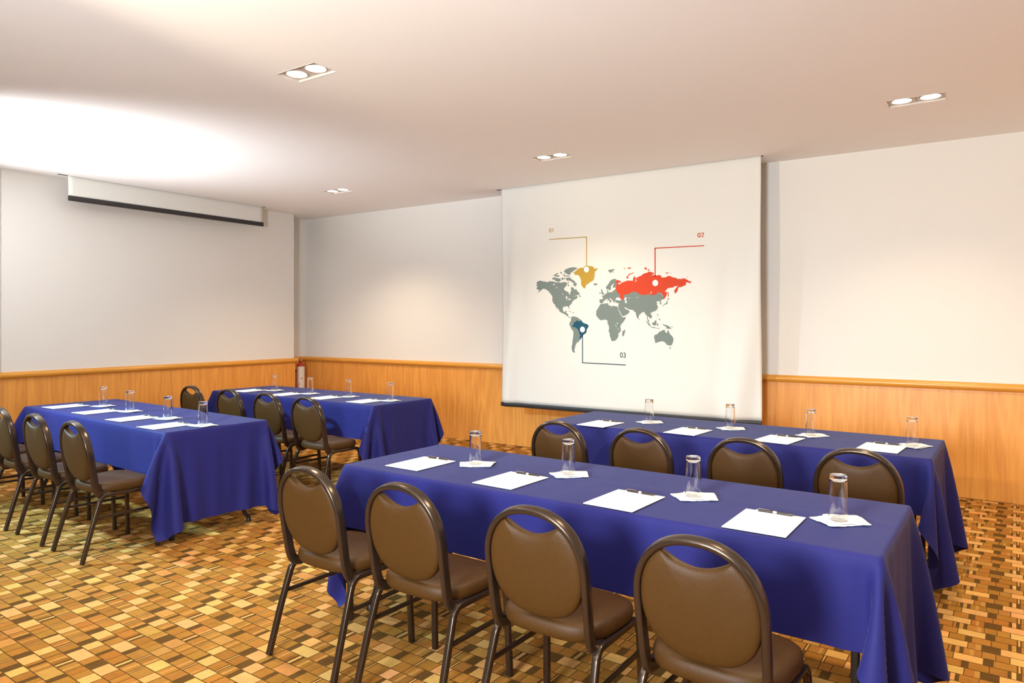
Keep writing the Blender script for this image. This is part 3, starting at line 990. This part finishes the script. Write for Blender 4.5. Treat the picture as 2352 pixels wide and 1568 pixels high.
def make_chair():
    root = empty('banquet_chair')
    # back hoop
    H0, HW, HT = 0.63, 0.189, 0.200
    half = [(.180, .175, .388), (.182, .135, .388), (.184, .108, .400), (.185, lean(.44), .44), (.187, lean(.54), .54), (HW, lean(H0), H0)]
    arch = []
    for k in range(1, 25):
        a = PI * k / 25
        p = 2 / 2.25
        cx, sz = math.cos(a), math.sin(a)
        x = HW * math.copysign(abs(cx) ** p, cx)
        z = H0 + HT * abs(sz) ** p
        arch.append((x, lean(z), z))
    right = smooth_path(half, 4)
    left = [Vector((-p.x, p.y, p.z)) for p in right[::-1]]
    path = right + [Vector(p) for p in arch] + left
    bm = bmesh.new()
    # profile: 20 mm in the plane of the hoop, 30 mm deep
    rings = []
    prof = rrect(.0225, .042, .0095, 3)
    for i, p in enumerate(path):
        t = (path[min(i+1, len(path)-1)] - path[max(i-1, 0)]).normalized()
        up = Vector((0, 0.985, 0.17)) if p.z > .46 else Vector((0, 0.5, 0.87)).lerp(Vector((0, .985, .17)), max(0, (p.z - .385) / .075))
        n = t.cross(up)
        if n.length < 1e-3: n = Vector((1, 0, 0))
        n.normalize()
        d = n.cross(t).normalized()
        rings.append([bm.verts.new(p + n * u + d * v) for u, v in prof])
    for a_, b_ in zip(rings, rings[1:]):
        for k in range(len(prof)):
            k2 = (k + 1) % len(prof)
            bm.faces.new((a_[k], a_[k2], b_[k2], b_[k]))
    bm.faces.new(rings[0][::-1]); bm.faces.new(rings[-1])
    obj('back_frame', bm, M['frame'], root, True, 60)

    # back pad: egg-shaped, with a dipped top edge that leaves a hand hole under the hoop
    N = 72
    pc = 0.625
    out = []
    wI, hI = HW - .0095, HT - .0095
    for k in range(N):
        a = 2 * PI * k / N
        c, s = math.cos(a), math.sin(a)
        if s >= 0:
            p = 2 / 2.25
            x, z = wI * math.copysign(abs(c) ** p, c), H0 + hI * abs(s) ** p
        else:
            x, z = wI * math.copysign(abs(c) ** .80, c), H0 - .165 * abs(s) ** .94
        lim = 0.752 + 0.036 * (min(1, abs(x) / .105)) ** 2
        z = min(z, lim)
        out.append((x, z))
    # denser points along the dipped edge
    top = [(x, 0.752 + 0.036 * (abs(x) / .105) ** 2) for x in np.linspace(.105, -.105, 15)]
    out2, done = [], False
    for x, z in out:
        if abs(x) < .108 and z > .70:
            if not done:
                out2 += top; done = True
            continue
        out2.append((x, z))
    out = out2
    N = len(out)
    bm = bmesh.new()
    prof = [(1.0, 0.0), (.992, .009), (.965, .016), (.90, .0215), (.75, .026), (.5, .029), (.25, .030)]
    cz = .625
    sides = []
    for sgn, th in ((-1, 0.80), (1, 1.15)):
        rr = []
        for s, t in prof:
            rr.append([(x * s, cz + (z - cz) * s, sgn * t * th) for x, z in out])
        sides.append(rr)
    def mk(q): 
        x, z, t = q
        return bm.verts.new((x, lean(z) + t, z))
    rim = [mk(q) for q in sides[0][0]]
    for rr in sides:
        prev = rim
        for ring in rr[1:]:
            cur = [mk(q) for q in ring]
            for k in range(N):
                k2 = (k + 1) % N
                bm.faces.new((prev[k], prev[k2], cur[k2], cur[k]))
            prev = cur
        q = (0, cz, rr[-1][0][2])
        cv = mk(q)
        for k in range(N): bm.faces.new((prev[k], prev[(k+1) % N], cv))
    obj('backrest', bm, M['vinyl'], root, True, 80)
    # piping along the dipped edge
    bm = bmesh.new()
    sweep(bm, [(x * .985, lean(z) + .001, z - .001) for x, z in top], rrect(.006, .006, .0028, 2), (0, 1, 0))
    obj('piping', bm, M['vinyl'], root)

    # seat cushion
    N = 64
    yc, hw, hd = .268, .208, .186
    out = []
    for k in range(N):
        a = 2 * PI * k / N
        c, s = math.cos(a), math.sin(a)
        p = 2 / 3.4
        x, y = hw * math.copysign(abs(c) ** p, c), hd * math.copysign(abs(s) ** p, s)
        x *= 1 + .05 * (y / hd)
        out.append((x, y))
    bm = bmesh.new()
    prof = [(.90, .3985), (.955, .400), (.985, .408), (1.0, .422), (.995, .438), (.972, .449), (.93, .4565), (.84, .461), (.6, .4655), (.3, .4675)]
    prev = None
    first = None
    for s, z in prof:
        cur = [bm.verts.new((x * s, yc + y * s, z - .006 * max(0, (y - .10) / .09) ** 2 * (1 if z > .43 else 0))) for x, y in out]
        if prev:
            for k in range(N):
                k2 = (k + 1) % N
                bm.faces.new((prev[k], prev[k2], cur[k2], cur[k]))
        else: first = cur
        prev = cur
    cv = bm.verts.new((0, yc, .468))
    for k in range(N): bm.faces.new((prev[k], prev[(k+1) % N], cv))
    bm.faces.new(first[::-1])
    obj('seat', bm, M['vinyl'], root, True, 80)

    # side frames
    pf = rrect(.0245, .0245, .006, 3)
    for sx in (-1, 1):
        xr, xf = sx * .196, sx * .212
        bm = bmesh.new()
        pts = [(xf, .002, .004), (sx * .207, .058, .20), (sx * .201, .100, .335)]
        cur = smooth_path([(sx * .201, .100, .335), (sx * .199, .112, .364), (xr, .138, .385), (xr, .172, .388)], 5)
        sweep(bm, [Vector(p) for p in pts[:2]] + cur, pf, (1, 0, 0))
        obj('leg', bm, M['frame'], root, True, 60)
        bm = bmesh.new()
        sweep(bm, [(xr, .172, .388), (xr, .28, .388), (xr, .378, .388)], pf, (1, 0, 0))
        obj('seat_rail', bm, M['frame'], root, True, 60)
        bm = bmesh.new()
        cur = smooth_path([(xr, .378, .388), (xr, .410, .383), (sx * .197, .434, .36), (sx * .198, .443, .325)], 5)
        sweep(bm, cur + [Vector((sx * .202, .450, .15)), Vector((sx * .205, .456, .004))], pf, (1, 0, 0))
        obj('leg', bm, M['frame'], root, True, 60)
        bm = bmesh.new()
        sweep(bm, [(sx * .2045, .078, .262), (sx * .200, .445, .262)], rrect(.013, .017, .003, 2), (1, 0, 0))
        obj('stretcher', bm, M['frame'], root, True, 60)
    bm = bmesh.new()
    sweep(bm, [(-.196, .19, .392), (.196, .19, .392)], rrect(.03, .012, .003, 2), (0, 1, 0))
    sweep(bm, [(-.196, .36, .392), (.196, .36, .392)], rrect(.03, .012, .003, 2), (0, 1, 0))
    obj('seat_support', bm, M['frame'], root, True, 60)
    return root


CH = [
    [(-2.375, 1.940, -2), (-1.835, 1.935, -2), (-1.240, 1.925, -1), (-.680, 1.905, -3)],
    [(-2.205, 3.745, -2), (-1.655, 3.735, -3), (-1.060, 3.725, -2), (-.515, 3.705, -2)],
    [(-6.460, 2.118, -3), (-5.868, 2.100, -3), (-5.280, 2.085, -3), (-4.690, 2.060, -3)],
    [(-6.410, 3.895, -2), (-5.790, 3.885, -1), (-5.205, 3.860, -1), (-4.645, 3.825, -1)]]
ORD = ['leftmost', 'second from left', 'second from right', 'rightmost']
SIDE = ['at the nearest table, front right', 'at the table before the map screen', 'at the table by the left edge', 'at the far corner table']
cproto = make_chair()
first = True
for ti in range(4):
    for k, (x, y, rz) in enumerate(CH[ti]):
        o = cproto if first else copy_tree(cproto)
        first = False
        o.location = (x, y, 0)
        o.rotation_euler = (0, 0, R(rz))
        tag(o, '%s brown padded hoop-back chair %s' % (ORD[k], SIDE[ti]), 'chair', 'brown banquet chairs ' + SIDE[ti])

# ------------------------------------------------------------------ place settings
def make_glass():
    bm = bmesh.new()
    h = .160
    # stands mouth down: outer wall then inner wall
    lathe(bm, [(.0325, .0006), (.0332, .002), (.0331, .005), (.0318, .05), (.0300, .11), (.0288, h - .006), (.0286, h - .002), (.0275, h), (.012, h - .0015), (0, h - .0015)], 40)
    lathe(bm, [(.0325, .0006), (.0313, .0012), (.0300, .05), (.0282, .11), (.0268, h - .022), (.024, h - .018), (.010, h - .017), (0, h - .017)], 40)
    bmesh.ops.remove_doubles(bm, verts=bm.verts, dist=1e-5)
    o = obj('drinking_glass', bm, M['glass'], None, True, 14)
    return o


def make_napkin():
    root = empty('paper_napkin')
    rnd = random.Random(8)
    for q, (ox, oy, rot, z0, sz) in enumerate(((-.006, -.012, 46, .0008, .128), (.024, .016, 30, .0034, .124))):
        bm = bmesh.new()
        # scalloped square outline
        out = []
        n = 10
        for e_ in range(4):
            for k in range(n):
                t = k / n
                bumpy = .0045 * abs(math.sin(PI * t * 4)) - .002
                p = (-.5 + t, -.5) if e_ == 0 else (.5, -.5 + t) if e_ == 1 else (.5 - t, .5) if e_ == 2 else (-.5, .5 - t)
                nx, ny = ((0, -1), (1, 0), (0, 1), (-1, 0))[e_]
                if e_ in (1, 2): bumpy *= .3
                out.append((p[0] * sz + nx * bumpy, p[1] * sz + ny * bumpy))
        prev = None
        ph = rnd.uniform(0, 6)
        for s in (1.0, .8, .5, .2):
            cur = []
            for i, (x, y) in enumerate(out):
                lift = max(0, (s - .72) / .28) * (.0014 + .0030 * max(0, math.sin(i * .52 + ph)))
                cur.append(bm.verts.new((x * s, y * s, z0 + lift)))
            if prev:
                for k in range(len(out)):
                    k2 = (k + 1) % len(out)
                    bm.faces.new((prev[k], prev[k2], cur[k2], cur[k]))
            prev = cur
        bm.faces.new(prev)
        rm = Matrix.Translation((ox, oy, 0)) @ Matrix.Rotation(R(rot), 4, 'Z')
        bmesh.ops.transform(bm, matrix=rm, verts=bm.verts)
        o = obj('napkin_layer', bm, M['napkin'], root, True, 60)
        sm_ = o.modifiers.new('thickness', 'SOLIDIFY'); sm_.thickness = .0014; sm_.offset = 1
    return root


def make_pen():
    root = empty('pen')
    r = .0048
    def tube(name, x0, x1, rr, m, parent=root, prof=None):
        bm = bmesh.new()
        pf = prof or [(0, x0), (rr, x0), (rr, x1), (0, x1)]
        lathe(bm, pf, 14)
        bmesh.ops.transform(bm, matrix=Matrix.Translation((0, 0, r)) @ Matrix.Rotation(R(90), 4, 'Y'), verts=bm.verts)
        return obj(name, bm, m, parent, True, 40)
    tube('barrel', -.035, .07, r, M['pen'])
    tube('tip', 0, 0, 0, M['pen'], root, [(0, -.072), (.001, -.070), (.0018, -.060), (r, -.048), (r, -.035), (0, -.035)])
    tube('label_band', 0, 0, 0, M['pen_label'], root, [(0, .002), (r + .0002, .002), (r + .0002, .016), (0, .016)])
    tube('button', .07, .077, .0025, M['pen_metal'])
    bm = bmesh.new()
    box(bm, .028, .068, -.0012, .0012, 2 * r + .0004, 2 * r + .0016, .0004, 1)
    box(bm, .064, .069, -.0012, .0012, 2 * r - .001, 2 * r + .0012)
    obj('clip', bm, M['pen_metal'], root)
    return root


def make_pad():
    bm = bmesh.new()
    box(bm, -.1075, .1075, -.1435, .1435, .0005, .0035, .0007, 1)
    return obj('paper_pad', bm, M['paper'], None, False)


PAP = [
    [(-2.356, 2.680, -1.4), (-1.769, 2.620, -2.5), (-1.191, 2.577, -3.3), (-.648, 2.568, -1)],
    [(-2.239, 4.445, -5), (-1.608, 4.450, -5), (-1.038, 4.448, -8), (-.487, 4.478, -5)],
    [(-6.481, 2.841, 0), (-5.883, 2.808, 1), (-5.249, 2.754, 1.5), (-4.686, 2.686, 0)],
    [(-6.408, 4.587, 2), (-5.772, 4.559, 1), (-5.197, 4.555, -3), (-4.664, 4.554, -1)]]
GLS = [
    [(-2.118, 2.820), (-1.613, 2.868), (-.985, 2.786), (-.435, 2.738)],
    [(-1.987, 4.707), (-1.417, 4.728), (-.907, 4.720), (-.347, 4.643)],
    [(-6.246, 3.032), (-5.697, 2.972), (-5.034, 2.905), (-4.490, 2.843)],
    [(-6.205, 4.746), (-5.621, 4.725), (-5.081, 4.736), (-4.510, 4.708)]]
NAPROT = [[-8, 2, -4, 0], [4, -6, 10, 22], [-30, -36, -28, -34], [-38, -42, -35, -40]]
ONT = ['on the nearest table', 'on the table before the map screen', 'on the left-edge table', 'on the far corner table']
TOP = TZ + .0088
gp, np_, pp, sp = make_glass(), make_napkin(), make_pen(), make_pad()
rnd = random.Random(2)
first = True
for ti in range(4):
    for k in range(4):
        px, py, pa = PAP[ti][k]
        gx, gy = GLS[ti][k]
        pad = sp if first else copy_tree(sp)
        pad.location = (px, py, TOP); pad.rotation_euler = (0, 0, R(pa))
        tag(pad, '%s white sheet pad lying %s' % (ORD[k], ONT[ti]), 'notepad', 'white note pads ' + ONT[ti])
        pen = pp if first else copy_tree(pp)
        dx, dy = .012, .128
        ca, sa = math.cos(R(pa)), math.sin(R(pa))
        pen.location = (px + ca * dx - sa * dy, py + sa * dx + ca * dy, TOP + .0038)
        pen.rotation_euler = (0, 0, R(pa + 180 + rnd.uniform(-2, 3)))
        tag(pen, '%s dark ballpoint pen on its pad %s' % (ORD[k], ONT[ti]), 'pen', 'dark pens ' + ONT[ti])
        nap = np_ if first else copy_tree(np_)
        nap.location = (gx, gy, TOP); nap.rotation_euler = (0, 0, R(NAPROT[ti][k]))
        tag(nap, '%s white paper napkin under a glass %s' % (ORD[k], ONT[ti]), 'napkin', 'white napkins ' + ONT[ti])
        gl = gp if first else copy_tree(gp)
        gl.location = (gx, gy, TOP + .0058)
        tag(gl, '%s upturned clear tumbler on a napkin %s' % (ORD[k], ONT[ti]), 'glass', 'upturned glasses ' + ONT[ti])
        first = False
